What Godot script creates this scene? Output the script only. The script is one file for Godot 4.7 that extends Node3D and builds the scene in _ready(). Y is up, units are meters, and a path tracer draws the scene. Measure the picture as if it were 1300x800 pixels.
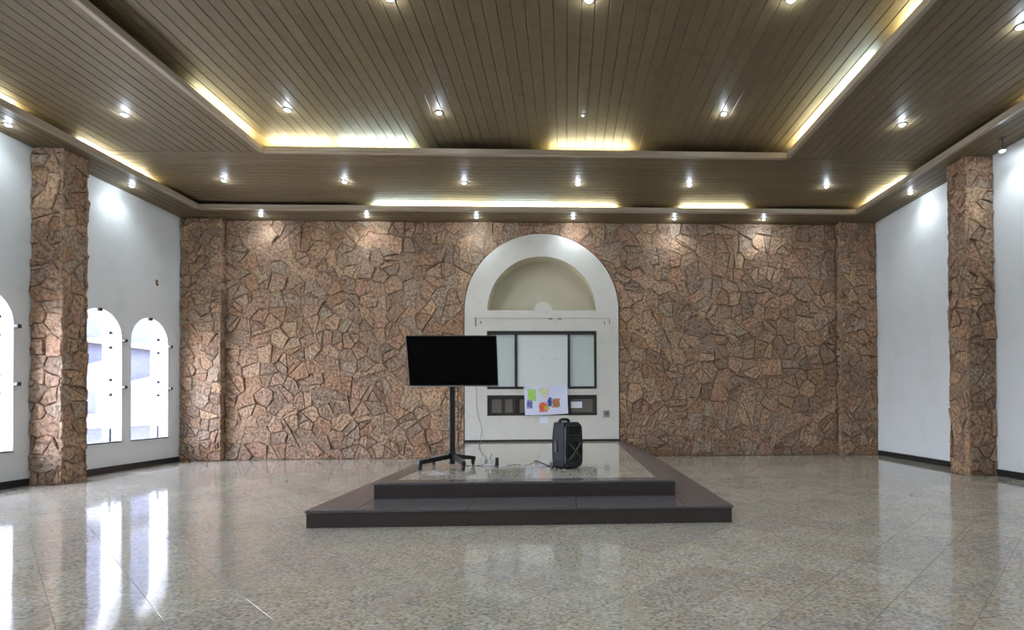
extends Node3D

# ---------------------------------------------------------------- dimensions (metres; the camera stands over the origin, the stone wall is at z = -D)
const D := 12.275
const XL := -8.239
const XR := 7.008
const ZF := 5.0            # inner face of the wall behind the camera
const HA := 5.225          # lowest ceiling ring
const HB := 5.4            # middle ceiling ring
const HC := 5.65           # centre ceiling
const AL := -7.487         # edges of the rings
const AR := 6.253
const AB := -11.53
const BL := -5.0
const BR := 3.83
const BB := -9.28
const PILL := -7.372       # inner edges of the corner pilasters
const PILR := 6.157
const PP := 0.205
const STEP := 0.176
const PCX := -0.5125       # centre of the arched panel
const PHW := 1.70          # its half width
const SPRING := 3.26
const SPILL := 0.17        # share of a lamp's light that spills round its beam
const PLAT := 0.352        # top of the platform

var M := {}
var rng := RandomNumberGenerator.new()
var taken := {}

# ---------------------------------------------------------------- helpers
func numbered(called: String) -> String:
	if not taken.has(called):
		taken[called] = 0
		return called
	taken[called] += 1
	return "%s_%03d" % [called, taken[called]]

func meta(o, label = "", category = "", group = "", kind = ""):
	if label != "": o.set_meta("label", label)
	if category != "": o.set_meta("category", category)
	if group != "": o.set_meta("group", group)
	if kind != "": o.set_meta("kind", kind)
	return o

func thing(called: String, label: String, category: String, at := Vector3.ZERO, turn := 0.0, group := "") -> Node3D:
	var o := Node3D.new()
	o.name = numbered(called)
	add_child(o)
	o.position = at
	o.rotation.y = turn
	meta(o, label, category, group)
	return o

func structure(called: String, label := "") -> Node3D:
	var o := Node3D.new()
	o.name = called
	add_child(o)
	meta(o, label, "", "", "structure")
	return o

func begin() -> SurfaceTool:
	var st := SurfaceTool.new()
	st.begin(Mesh.PRIMITIVE_TRIANGLES)
	st.set_smooth_group(-1)
	return st

func finish(st: SurfaceTool, called: String, m: Material, parent: Node) -> MeshInstance3D:
	st.generate_normals()
	var o := MeshInstance3D.new()
	o.mesh = st.commit()
	o.material_override = m
	o.name = called
	parent.add_child(o, true)
	return o

func put_mesh(mesh: Mesh, called: String, m: Material, parent: Node) -> MeshInstance3D:
	var o := MeshInstance3D.new()
	o.mesh = mesh
	o.material_override = m
	o.name = called
	parent.add_child(o, true)
	return o

# counter-clockwise seen from outside
func tri(st: SurfaceTool, a: Vector3, b: Vector3, c: Vector3):
	st.add_vertex(a)
	st.add_vertex(c)
	st.add_vertex(b)

# a flat convex face turned away from the point "inside"
func face(st: SurfaceTool, pts: Array, inside: Vector3):
	var n := Vector3.ZERO
	var mid := Vector3.ZERO
	for i in pts.size():
		var p: Vector3 = pts[i]
		var q: Vector3 = pts[(i + 1) % pts.size()]
		n += (p - inside).cross(q - inside)
		mid += p
	mid /= pts.size()
	var ps := pts.duplicate()
	if n.dot(mid - inside) < 0: ps.reverse()
	for i in range(1, ps.size() - 1): tri(st, ps[0], ps[i], ps[i + 1])

func box(st: SurfaceTool, a: Vector3, b: Vector3, c := 0.0, x := Transform3D.IDENTITY):
	var lo := a.min(b)
	var hi := a.max(b)
	var mid := x * ((lo + hi) / 2.0)
	var P := func(sx, sy, sz, ax):
		var p := Vector3(hi.x if sx > 0 else lo.x, hi.y if sy > 0 else lo.y, hi.z if sz > 0 else lo.z)
		if ax != 0: p.x -= sx * c
		if ax != 1: p.y -= sy * c
		if ax != 2: p.z -= sz * c
		return x * p
	for s in [-1, 1]:
		face(st, [P.call(s, -1, -1, 0), P.call(s, 1, -1, 0), P.call(s, 1, 1, 0), P.call(s, -1, 1, 0)], mid)
		face(st, [P.call(-1, s, -1, 1), P.call(1, s, -1, 1), P.call(1, s, 1, 1), P.call(-1, s, 1, 1)], mid)
		face(st, [P.call(-1, -1, s, 2), P.call(1, -1, s, 2), P.call(1, 1, s, 2), P.call(-1, 1, s, 2)], mid)
	if c > 0.0:
		for s in [-1, 1]:
			for t in [-1, 1]:
				face(st, [P.call(s, t, -1, 0), P.call(s, t, 1, 0), P.call(s, t, 1, 1), P.call(s, t, -1, 1)], mid)
				face(st, [P.call(s, -1, t, 0), P.call(s, 1, t, 0), P.call(s, 1, t, 2), P.call(s, -1, t, 2)], mid)
				face(st, [P.call(-1, s, t, 1), P.call(1, s, t, 1), P.call(1, s, t, 2), P.call(-1, s, t, 2)], mid)
				for u in [-1, 1]:
					face(st, [P.call(s, t, u, 0), P.call(s, t, u, 1), P.call(s, t, u, 2)], mid)

func add_box(called, a: Vector3, b: Vector3, m, parent, c := 0.0) -> MeshInstance3D:
	var st := begin()
	box(st, a, b, c)
	return finish(st, called, m, parent)

# a round tube through points
func tube(st: SurfaceTool, pts: Array, r: float, sides := 8, caps := true):
	var rings := []
	var side := Vector3.ZERO
	for i in pts.size():
		var d: Vector3 = (pts[mini(i + 1, pts.size() - 1)] - pts[maxi(i - 1, 0)]).normalized()
		if side == Vector3.ZERO: side = d.cross(Vector3.UP if absf(d.y) < 0.9 else Vector3.RIGHT).normalized()
		side = (side - d * side.dot(d)).normalized()
		var up := side.cross(d)
		var ring := []
		for k in sides:
			var a := TAU * k / sides
			ring.append(pts[i] + (side * cos(a) + up * sin(a)) * r)
		rings.append(ring)
	for i in pts.size() - 1:
		var mid: Vector3 = (pts[i] + pts[i + 1]) / 2.0
		for k in sides:
			var k2 := (k + 1) % sides
			face(st, [rings[i][k], rings[i][k2], rings[i + 1][k2], rings[i + 1][k]], mid)
	if caps:
		face(st, rings[0], (pts[0] + pts[1]) / 2.0)
		face(st, rings[-1], (pts[-1] + pts[-2]) / 2.0)

func smooth_path(pts: Array, per := 6) -> Array:
	var c := Curve3D.new()
	for i in pts.size():
		var t: Vector3 = (pts[mini(i + 1, pts.size() - 1)] - pts[maxi(i - 1, 0)]) / 6.0
		c.add_point(pts[i], -t, t)
	var out := []
	for i in (pts.size() - 1) * per + 1: out.append(c.samplef(float(i) / per))
	return out

# profile of (radius, along) turned round an axis
func lathe(st: SurfaceTool, prof: Array, x: Transform3D, sides := 20):
	for i in prof.size() - 1:
		var p: Vector2 = prof[i]
		var q: Vector2 = prof[i + 1]
		for k in sides:
			var a := TAU * k / sides
			var b := TAU * (k + 1) / sides
			var v := func(w: Vector2, t: float): return x * Vector3(w.x * cos(t), w.y, w.x * sin(t))
			var quad := [v.call(p, a), v.call(q, a), v.call(q, b), v.call(p, b)]
			if p.x < 1e-6: quad = [v.call(p, a), v.call(q, a), v.call(q, b)]
			elif q.x < 1e-6: quad = [v.call(p, a), v.call(q, a), v.call(p, b)]
			# profiles run so that the outside lies on their right hand
			for j in range(1, quad.size() - 1): tri(st, quad[0], quad[j], quad[j + 1])

# polygon (counter-clockwise in u, v) pushed out along n = u x v
func prism(st: SurfaceTool, poly: PackedVector2Array, o: Vector3, u: Vector3, v: Vector3, n: Vector3, d0: float, d1: float):
	var p := poly
	if Geometry2D.is_polygon_clockwise(p): p.reverse()
	var idx := Geometry2D.triangulate_polygon(p)
	var at := func(q: Vector2, d: float): return o + u * q.x + v * q.y + n * d
	for i in range(0, idx.size(), 3):
		var a := p[idx[i]]
		var b := p[idx[i + 1]]
		var c := p[idx[i + 2]]
		if (b - a).cross(c - a) < 0:
			var t := b
			b = c
			c = t
		tri(st, at.call(a, d1), at.call(b, d1), at.call(c, d1))
		tri(st, at.call(a, d0), at.call(c, d0), at.call(b, d0))
	for i in p.size():
		var a := p[i]
		var b := p[(i + 1) % p.size()]
		tri(st, at.call(a, d0), at.call(b, d0), at.call(b, d1))
		tri(st, at.call(a, d0), at.call(b, d1), at.call(a, d1))

func arch_poly(cx: float, hw: float, y0: float, spring: float, segs := 32) -> PackedVector2Array:
	var p := PackedVector2Array([Vector2(cx - hw, y0), Vector2(cx + hw, y0)])
	for i in segs + 1:
		var a := PI * i / segs
		p.append(Vector2(cx + hw * cos(a), spring + hw * sin(a)))
	return p

# ---------------------------------------------------------------- materials
func seamless(kind, freq: float, octaves: int, size: int, sd: int) -> Image:
	var f := FastNoiseLite.new()
	f.noise_type = kind
	f.frequency = freq
	f.fractal_octaves = octaves
	f.seed = sd
	var im := f.get_seamless_image(size, size, false, false, 0.15, true)
	im.convert(Image.FORMAT_L8)
	return im

func tex(im: Image) -> ImageTexture:
	return ImageTexture.create_from_image(im)

func mat(c: Color, rough: float, metal := 0.0) -> StandardMaterial3D:
	var m := StandardMaterial3D.new()
	m.albedo_color = c
	m.roughness = rough
	m.metallic = metal
	return m

func rgb(r, g, b) -> Color:
	return Color(r / 255.0, g / 255.0, b / 255.0)

func triplanar(m: StandardMaterial3D, scale: float, offset := Vector3.ZERO):
	m.uv1_triplanar = true
	m.uv1_world_triplanar = true
	m.uv1_scale = Vector3.ONE * scale
	m.uv1_offset = offset
	m.uv1_triplanar_sharpness = 6.0

# mixes a few tones by layered noise: rules = [noise image, low, high, colour]
func blend_image(size: int, base: Color, rules: Array) -> Image:
	var im := Image.create(size, size, false, Image.FORMAT_RGB8)
	var data := []
	for r in rules: data.append((r[0] as Image).get_data())
	var out := PackedByteArray()
	out.resize(size * size * 3)
	for i in size * size:
		var cr := base.r
		var cg := base.g
		var cb := base.b
		for k in rules.size():
			var t: float = clampf((data[k][i] / 255.0 - rules[k][1]) / (rules[k][2] - rules[k][1]), 0.0, 1.0) * rules[k][3].a
			if t > 0.0:
				cr += (rules[k][3].r - cr) * t
				cg += (rules[k][3].g - cg) * t
				cb += (rules[k][3].b - cb) * t
		out[i * 3] = int(cr * 255.0)
		out[i * 3 + 1] = int(cg * 255.0)
		out[i * 3 + 2] = int(cb * 255.0)
	im.set_data(size, size, false, Image.FORMAT_RGB8, out)
	return im

func make_materials():
	var SX := FastNoiseLite.TYPE_SIMPLEX_SMOOTH
	var CE := FastNoiseLite.TYPE_CELLULAR
	var PE := FastNoiseLite.TYPE_PERLIN
	var S := 512
	# polished beige granite
	var n1 := seamless(SX, 0.035, 3, S, 11)
	var n2 := seamless(SX, 0.09, 3, S, 12)
	var n3 := seamless(PE, 0.16, 2, S, 13)
	var n4 := seamless(SX, 0.012, 3, S, 14)
	var n5 := seamless(SX, 0.022, 4, S, 15)
	var granite := blend_image(S, rgb(172, 165, 150), [
		[n4, 0.35, 0.75, Color(0.66, 0.58, 0.47, 0.42)],
		[n1, 0.5, 0.75, Color(0.72, 0.70, 0.65, 0.8)],
		[n2, 0.54, 0.76, Color(0.5, 0.47, 0.42, 0.6)],
		[n5, 0.55, 0.75, Color(0.56, 0.55, 0.52, 0.6)],
		[n3, 0.6, 0.8, Color(0.36, 0.34, 0.32, 0.5)],
		[n3, 0.42, 0.22, Color(0.82, 0.79, 0.73, 0.5)]])
	var gt := tex(granite)
	M.granite = []
	for k in 4:
		var t: float = [1.0, 0.96, 0.98, 0.94][k]
		var m := mat(Color(t, t * [1.0, 1.0, 0.985, 0.99][k], t * [1.0, 0.99, 0.97, 1.0][k]), 0.07)
		m.albedo_texture = gt
		m.metallic_specular = 0.5
		triplanar(m, 0.5, Vector3(0.37 * k, 0.21 * k, 0.53 * k))
		M.granite.append(m)
	M.grout = mat(rgb(104, 98, 88), 0.8)
	# dark polished granite of the steps
	var dk := blend_image(S, rgb(94, 89, 89), [[n2, 0.5, 0.75, Color(0.36, 0.33, 0.32, 0.7)], [n3, 0.6, 0.75, Color(0.15, 0.14, 0.14, 0.7)], [n1, 0.6, 0.8, Color(0.32, 0.29, 0.28, 0.6)]])
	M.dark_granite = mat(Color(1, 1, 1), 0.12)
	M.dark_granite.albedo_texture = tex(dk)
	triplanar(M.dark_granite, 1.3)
	M.lit_tread_granite = M.dark_granite.duplicate()
	M.lit_tread_granite.albedo_color = Color(1.0, 1.0, 1.0)
	M.dark_granite.albedo_color = Color(0.72, 0.67, 0.65)  # treads paler, risers darker: light from above partly put into the colour
	M.lit_tread_granite.roughness = 0.2
	# split stone
	var s1 := seamless(SX, 0.02, 5, S, 21)
	var s2 := seamless(SX, 0.07, 4, S, 22)
	var s3 := seamless(PE, 0.2, 3, S, 23)
	var stone := blend_image(S, Color(0.86, 0.85, 0.84), [
		[s1, 0.45, 0.75, Color(1.0, 0.97, 0.92, 0.9)],
		[s1, 0.45, 0.2, Color(0.66, 0.6, 0.57, 0.8)],
		[s2, 0.55, 0.85, Color(0.78, 0.71, 0.66, 0.5)],
		[s3, 0.62, 0.85, Color(0.62, 0.57, 0.53, 0.3)]])
	var stt := tex(stone)
	var rough_im := seamless(SX, 0.016, 4, S, 24)
	var rt := tex(rough_im)
	M.stone = []
	var tints := [[176, 148, 123], [169, 140, 118], [184, 157, 131], [161, 137, 116], [175, 146, 123], [158, 132, 110], [169, 151, 131], [188, 158, 129], [169, 136, 109], [153, 131, 113], [179, 145, 120], [165, 143, 123]]
	for k in tints.size():
		var m := mat(rgb(tints[k][0], tints[k][1], tints[k][2]), 0.72)
		m.albedo_texture = stt
		m.heightmap_enabled = true
		m.heightmap_texture = rt
		m.heightmap_scale = 2.6
		m.metallic_specular = 0.35
		triplanar(m, 1.1, Vector3(0.13 * k, 0.29 * k, 0.41 * k))
		M.stone.append(m)
	M.mortar = mat(rgb(142, 120, 101), 0.95)
	M.mortar.heightmap_enabled = true
	M.mortar.heightmap_texture = rt
	M.mortar.heightmap_scale = 1.5
	triplanar(M.mortar, 2.0)
	# painted plaster
	var pl := blend_image(256, Color(0.97, 0.97, 0.97), [[seamless(SX, 0.012, 4, 256, 31), 0.5, 0.8, Color(0.95, 0.95, 0.945, 1.0)]])
	var pn := tex(seamless(SX, 0.05, 4, 256, 32))
	M.white_wall = mat(rgb(217, 219, 217), 0.75)
	M.white_wall.albedo_texture = tex(pl)
	M.white_wall.heightmap_enabled = true
	M.white_wall.heightmap_texture = pn
	M.white_wall.heightmap_scale = 0.25
	triplanar(M.white_wall, 0.4)
	M.panel_white = mat(rgb(206, 202, 191), 0.6)
	M.panel_white.albedo_texture = tex(pl)
	triplanar(M.panel_white, 0.6)
	M.lunette = mat(rgb(208, 200, 176), 0.8)
	M.lunette.albedo_texture = M.white_wall.albedo_texture
	triplanar(M.lunette, 0.5)
	# ceiling boards
	var bw := blend_image(256, Color(0.95, 0.95, 0.95), [[seamless(SX, 0.03, 4, 256, 41), 0.5, 0.8, Color(0.9, 0.89, 0.88, 1.0)]])
	M.board = []
	for k in 4:
		var t: float = [1.0, 0.96, 1.03, 0.98][k]
		var m := mat(Color(0.45 * t, 0.392 * t, 0.278 * t), 0.55)
		m.albedo_texture = tex(bw) if k == 0 else M.board[0].albedo_texture
		triplanar(m, 0.5, Vector3(0.3 * k, 0, 0.2 * k))
		M.board.append(m)
	M.lip = mat(rgb(158, 144, 124), 0.38)
	M.plenum = mat(rgb(92, 82, 70), 0.9)
	M.black = mat(rgb(26, 26, 27), 0.5)
	M.baseboard = mat(rgb(40, 39, 40), 0.35)
	M.bronze = mat(rgb(46, 43, 41), 0.4, 0.3)
	M.frosted = mat(rgb(184, 194, 188), 0.3)
	M.whiteboard = mat(rgb(205, 208, 202), 0.4)
	M.dark_glass = mat(rgb(66, 60, 53), 0.25)
	M.dark_panel = mat(rgb(96, 90, 81), 0.45)
	M.screen = mat(rgb(4, 4, 5), 0.15)
	M.screen.metallic_specular = 0.2
	M.tv_plastic = mat(rgb(20, 20, 22), 0.4)
	M.silver = mat(rgb(150, 152, 155), 0.35, 0.6)
	M.speaker = mat(rgb(22, 24, 31), 0.5)
	M.speaker.metallic_specular = 0.3
	M.speaker_front = mat(rgb(25, 26, 29), 0.55)
	M.cone = mat(rgb(14, 14, 15), 0.8)
	M.bar_metal = mat(rgb(88, 84, 82), 0.35, 0.4)
	M.white_plastic = mat(rgb(225, 226, 226), 0.4)
	M.grey_plastic = mat(rgb(128, 130, 128), 0.5)
	M.paper = mat(rgb(214, 216, 226), 0.8)
	M.cable_black = mat(rgb(35, 35, 36), 0.6)
	M.cable_grey = mat(rgb(120, 120, 116), 0.6)
	M.cable_white = mat(rgb(205, 205, 198), 0.5)
	M.clamp = mat(rgb(40, 41, 46), 0.4)
	M.glass = mat(Color(0.5, 0.55, 0.75, 0.006), 0.02)
	M.glass.transparency = BaseMaterial3D.TRANSPARENCY_ALPHA
	M.glass_fin = mat(Color(0.5, 0.55, 0.66, 0.16), 0.03)
	M.glass_fin.transparency = BaseMaterial3D.TRANSPARENCY_ALPHA
	M.bulb = mat(Color(1, 1, 1), 0.3)
	M.bulb.emission_enabled = true
	M.bulb.emission = Color(0.8, 0.9, 1.0)
	M.bulb.emission_energy_multiplier = 6.0
	M.bulb_dim = M.bulb.duplicate()
	M.bulb_dim.emission_energy_multiplier = 1.2
	M.tube_warm = mat(Color(1, 1, 1), 0.4)
	M.tube_warm.emission_enabled = true
	M.tube_warm.emission = Color(1.0, 0.96, 0.78)
	M.tube_warm.emission_energy_multiplier = 9.0
	M.tube_cool = M.tube_warm.duplicate()
	M.tube_cool.emission = Color(0.92, 1.0, 0.96)
	M.house_white = mat(rgb(84, 84, 88), 0.8)
	M.house_blue = mat(rgb(50, 53, 69), 0.8)
	M.house_dark = mat(rgb(34, 36, 48), 0.6)
	M.garden_wall = mat(rgb(42, 45, 58), 0.8)
	M.pavement = mat(rgb(176, 172, 164), 0.9)

# ---------------------------------------------------------------- stone facing
func clip_half(poly: PackedVector2Array, mid: Vector2, n: Vector2) -> PackedVector2Array:
	var out := PackedVector2Array()
	var s := poly.size()
	for i in s:
		var a := poly[i]
		var b := poly[(i + 1) % s]
		var da := (a - mid).dot(n)
		var db := (b - mid).dot(n)
		if da <= 0: out.append(a)
		if (da < 0) != (db < 0) and absf(da - db) > 1e-9: out.append(a + (b - a) * (da / (da - db)))
	return out

func area(p: PackedVector2Array) -> float:
	var s := 0.0
	for i in p.size(): s += p[i].cross(p[(i + 1) % p.size()])
	return absf(s) / 2.0

func largest(list: Array) -> PackedVector2Array:
	var best := PackedVector2Array()
	var a := 0.0
	for p in list:
		if not Geometry2D.is_polygon_clockwise(p) and area(p) > a:
			a = area(p)
			best = p
	return best

# irregular stone outlines filling w x h, some of them two cells joined into a long piece
func stone_cells(w: float, h: float, s: float, join: float) -> Array:
	var nx := int(ceil(w / s)) + 2
	var ny := int(ceil(h / s)) + 2
	var sx := w / (nx - 2)
	var sy := h / (ny - 2)
	var site := {}
	for j in ny:
		for i in nx:
			site[Vector2i(i, j)] = Vector2((i - 0.5 + rng.randf_range(-0.46, 0.46)) * sx, (j - 0.5 + rng.randf_range(-0.46, 0.46)) * sy)
	var rect := PackedVector2Array([Vector2(0, 0), Vector2(w, 0), Vector2(w, h), Vector2(0, h)])
	var cell := {}
	for k in site:
		var c: Vector2 = site[k]
		var poly := PackedVector2Array([c + Vector2(-2, -2) * s, c + Vector2(2, -2) * s, c + Vector2(2, 2) * s, c + Vector2(-2, 2) * s])
		for dj in range(-2, 3):
			for di in range(-2, 3):
				var o := k + Vector2i(di, dj) as Vector2i
				if o == k or not site.has(o): continue
				var q: Vector2 = site[o]
				poly = clip_half(poly, (c + q) / 2.0, (q - c).normalized())
		if poly.size() < 3: continue
		var cut := Geometry2D.intersect_polygons(poly, rect)
		if cut.size() > 0 and area(cut[0]) > 0.0005: cell[k] = cut[0]
	var out := []
	var done := {}
	var dirs := [Vector2i(1, 0), Vector2i(-1, 0), Vector2i(0, 1), Vector2i(0, -1), Vector2i(1, 1), Vector2i(-1, 1)]
	for k in cell:
		if done.has(k): continue
		done[k] = true
		var p: PackedVector2Array = cell[k]
		var times := 1 if rng.randf() < join else 0
		if times == 1 and rng.randf() < 0.22: times = 2
		if area(p) < 0.35 * s * s: times = maxi(times, 1)
		for t in times:
			var o: Vector2i = k + dirs[rng.randi_range(0, 5)]
			if done.has(o) or not cell.has(o): continue
			var a := Geometry2D.offset_polygon(p, 0.004)
			var b := Geometry2D.offset_polygon(cell[o], 0.004)
			if a.size() != 1 or b.size() != 1: continue
			var u := Geometry2D.merge_polygons(a[0], b[0])
			if u.size() == 1:
				done[o] = true
				p = u[0]
		# split some of them along a random line
		if area(p) > 0.5 * s * s and rng.randf() < 0.42:
			var mid := Vector2.ZERO
			for q in p: mid += q
			mid = mid / p.size() + Vector2(rng.randf_range(-0.2, 0.2), rng.randf_range(-0.2, 0.2)) * s
			var an := rng.randf() * TAU
			var d := Vector2(cos(an), sin(an))
			var nn := Vector2(-d.y, d.x)
			var half := PackedVector2Array([mid - d * 3, mid + d * 3, mid + d * 3 + nn * 3, mid - d * 3 + nn * 3])
			for q in Geometry2D.intersect_polygons(p, half): out.append(q)
			for q in Geometry2D.clip_polygons(p, half):
				if not Geometry2D.is_polygon_clockwise(q): out.append(q)
		else: out.append(p)
	return out

func stone_mesh(st: SurfaceTool, poly: PackedVector2Array, o: Vector3, u: Vector3, v: Vector3, n: Vector3, depth: float):
	# outline with slightly broken edges
	var p := PackedVector2Array()
	var cnt := poly.size()
	for i in cnt:
		var a := poly[i]
		var b := poly[(i + 1) % cnt]
		var l := a.distance_to(b)
		if l < 0.018: continue
		var jit := minf(0.012, l * 0.12)
		p.append(a + Vector2(rng.randf_range(-1, 1), rng.randf_range(-1, 1)) * 0.004)
		if l > 0.13:
			p.append(a.lerp(b, rng.randf_range(0.35, 0.65)) + Vector2(b.y - a.y, a.x - b.x).normalized() * rng.randf_range(-jit, jit * 0.3))
	if p.size() < 3: return false
	if Geometry2D.is_polygon_clockwise(p): p.reverse()
	var idx := Geometry2D.triangulate_polygon(p)
	if idx.size() == 0: return false
	var mid := Vector2.ZERO
	for q in p: mid += q
	mid /= p.size()
	var tilt := Vector2(rng.randf_range(-0.13, 0.13), rng.randf_range(-0.13, 0.13))
	var ring := PackedVector2Array()
	var z1 := []
	var z2 := []
	var m := p.size()
	for i in m:
		var e0 := (p[i] - p[(i + m - 1) % m]).normalized()
		var e1 := (p[(i + 1) % m] - p[i]).normalized()
		var inw := Vector2(-e0.y - e1.y, e0.x + e1.x)
		inw = inw.normalized() if inw.length() > 0.05 else Vector2.ZERO
		var q := p[i] + inw * rng.randf_range(0.006, 0.016)
		ring.append(q)
		var z := maxf(depth + tilt.dot(q - mid) + rng.randf_range(-0.004, 0.004), 0.014)
		z2.append(z)
		z1.append(z * rng.randf_range(0.62, 0.8))
	var at := func(q: Vector2, d: float): return o + u * q.x + v * q.y + n * d
	for i in range(0, idx.size(), 3):
		var a := idx[i]
		var b := idx[i + 1]
		var c := idx[i + 2]
		if (p[b] - p[a]).cross(p[c] - p[a]) < 0:
			var t := b
			b = c
			c = t
		tri(st, at.call(ring[a], z2[a]), at.call(ring[b], z2[b]), at.call(ring[c], z2[c]))
	for i in m:
		var j := (i + 1) % m
		var a0: Vector3 = at.call(p[i], 0.0)
		var b0: Vector3 = at.call(p[j], 0.0)
		var a1: Vector3 = at.call(p[i], z1[i])
		var b1: Vector3 = at.call(p[j], z1[j])
		var a2: Vector3 = at.call(ring[i], z2[i])
		var b2: Vector3 = at.call(ring[j], z2[j])
		tri(st, a0, b0, b1)
		tri(st, a0, b1, a1)
		tri(st, a1, b1, b2)
		tri(st, a1, b2, a2)
	return true

func stone_facing(parent: Node, o: Vector3, u: Vector3, v: Vector3, n: Vector3, w: float, h: float, s: float, join: float, hole: PackedVector2Array, most: int, deep := 0.038):
	var cells := []
	for c in stone_cells(w, h, s, join):
		var list := [c]
		if hole.size() > 2: list = Geometry2D.clip_polygons(c, hole)
		for part in list:
			if Geometry2D.is_polygon_clockwise(part): continue
			var shrunk := largest(Geometry2D.offset_polygon(part, -0.0045))
			if shrunk.size() > 2 and area(shrunk) > 0.0018: cells.append(shrunk)
	cells.sort_custom(func(a, b): return area(a) > area(b))
	var rest := []
	for k in M.stone.size(): rest.append(null)
	for i in cells.size():
		var k := rng.randi_range(0, M.stone.size() - 1)
		var depth := rng.randf_range(deep * 0.65, deep * 1.25)
		if i < most:
			var st := begin()
			if stone_mesh(st, cells[i], o, u, v, n, depth): finish(st, "stone", M.stone[k], parent)
		else:
			if rest[k] == null: rest[k] = begin()
			stone_mesh(rest[k], cells[i], o, u, v, n, depth)
	var mesh: ArrayMesh = null
	for k in rest.size():
		if rest[k] != null:
			rest[k].generate_normals()
			rest[k].set_material(M.stone[k])
			mesh = rest[k].commit(mesh) if mesh else rest[k].commit()
	if mesh:
		var r := MeshInstance3D.new()
		r.mesh = mesh
		r.name = "small_stones"
		parent.add_child(r, true)
		r.set_meta("kind", "stuff")
	print("stones ", parent.name, " ", cells.size())

# ---------------------------------------------------------------- boards
func board_run(parent: Node, along_x: bool, y: float, from: float, to: float, a: float, b: float, pitch: float):
	# boards side by side from..to, each reaching a..b along its length
	var cnt := int(round((to - from) / pitch))
	var w := (to - from) / cnt
	var g := 0.0015
	var ch := 0.007
	var th := 0.016
	var prof := PackedVector2Array([Vector2(-w / 2 + g, th), Vector2(-w / 2 + g, ch), Vector2(-w / 2 + g + ch, 0), Vector2(w / 2 - g - ch, 0), Vector2(w / 2 - g, ch), Vector2(w / 2 - g, th)])
	var st := begin()
	var mid := Vector3(0, th / 2, 0)
	var A := []
	var B := []
	for q in prof:
		A.append(Vector3(q.x, q.y, -(b - a) / 2))
		B.append(Vector3(q.x, q.y, (b - a) / 2))
	face(st, A, mid)
	face(st, B, mid)
	for i in prof.size():
		var j := (i + 1) % prof.size()
		face(st, [A[i], A[j], B[j], B[i]], mid)
	st.generate_normals()
	var mesh := st.commit()
	for i in cnt:
		var o := put_mesh(mesh, "board", M.board[rng.randi_range(0, 3)], parent)
		var c := from + (i + 0.5) * w
		if along_x:
			o.position = Vector3((a + b) / 2, y, c)
			o.rotation.y = PI / 2
		else:
			o.position = Vector3(c, y, (a + b) / 2)

func lip(called: String, a: Vector3, b: Vector3, n: Vector3, h: float):
	# a rail with a rounded foot along a..b, its face towards n, from below y to y + h
	var o := structure(called)
	var up := Vector3.UP
	var prof := [Vector2(-0.05, 0.0), Vector2(0.0, 0.0), Vector2(0.014, 0.004), Vector2(0.02, 0.014), Vector2(0.014, 0.028), Vector2(0.004, 0.036), Vector2(0.004, h - 0.012), Vector2(0.0, h), Vector2(-0.05, h)]
	var cnt := 4
	var gap := (b - a).normalized() * 0.0015
	for k in cnt:
		var s := a.lerp(b, float(k) / cnt) + (gap if k > 0 else Vector3.ZERO)
		var e := a.lerp(b, float(k + 1) / cnt) - (gap if k < cnt - 1 else Vector3.ZERO)
		var st := begin()
		var poly := PackedVector2Array()
		for q in prof: poly.append(q)
		# u = n, v = up, extruded along n x up
		var w := n.cross(up)
		var len := (e - s).dot(w)
		prism(st, poly, s, n, up, w, minf(0.0, len), maxf(0.0, len))
		finish(st, "rail_piece", M.lip, o)

# ---------------------------------------------------------------- lamps
func downlight(at: Vector3, label: String, power: float, dim := false, ring := 0.05):
	var t := thing("recessed_downlight", label, "ceiling light", at, 0.0, "recessed downlights in the boarded ceiling")
	var st := begin()
	lathe(st, [Vector2(ring, 0.0), Vector2(ring, -0.006), Vector2(ring - 0.008, -0.01), Vector2(ring * 0.62, -0.008), Vector2(ring * 0.62, 0.0)], Transform3D.IDENTITY, 20)
	finish(st, "trim_ring", M.silver, t)
	st = begin()
	var pr := []
	var r := ring * 0.6
	for i in 6:
		var a := PI / 2 * i / 5
		pr.append(Vector2(r * cos(a), -0.008 - r * 0.75 * sin(a)))
	lathe(st, [Vector2(r, 0.0)] + pr, Transform3D.IDENTITY, 16)
	finish(st, "bulb", M.bulb_dim if dim else M.bulb, t)
	lamp_lights(t, Vector3(0, -0.022, 0), power)

# a reflector lamp: most of its light goes down in a wide cone, a little spills round it
func lamp_lights(t: Node3D, at: Vector3, power: float):
	var tint := Color(0.90, 0.95, 1.0)
	var l := OmniLight3D.new()
	l.name = "lamp_spill"
	l.light_color = tint
	l.light_energy = power * SPILL
	l.light_size = 0.015
	l.omni_range = 30.0
	l.omni_attenuation = 2.0
	l.shadow_enabled = true
	l.position = at
	t.add_child(l)
	var s := SpotLight3D.new()
	s.name = "lamp_beam"
	s.light_color = tint
	s.light_energy = power
	s.light_size = 0.02
	s.spot_range = 30.0
	s.spot_attenuation = 2.0
	s.spot_angle = 74.0
	s.spot_angle_attenuation = 1.0
	s.shadow_enabled = true
	s.position = at
	s.rotation.x = -PI / 2
	t.add_child(s)

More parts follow.
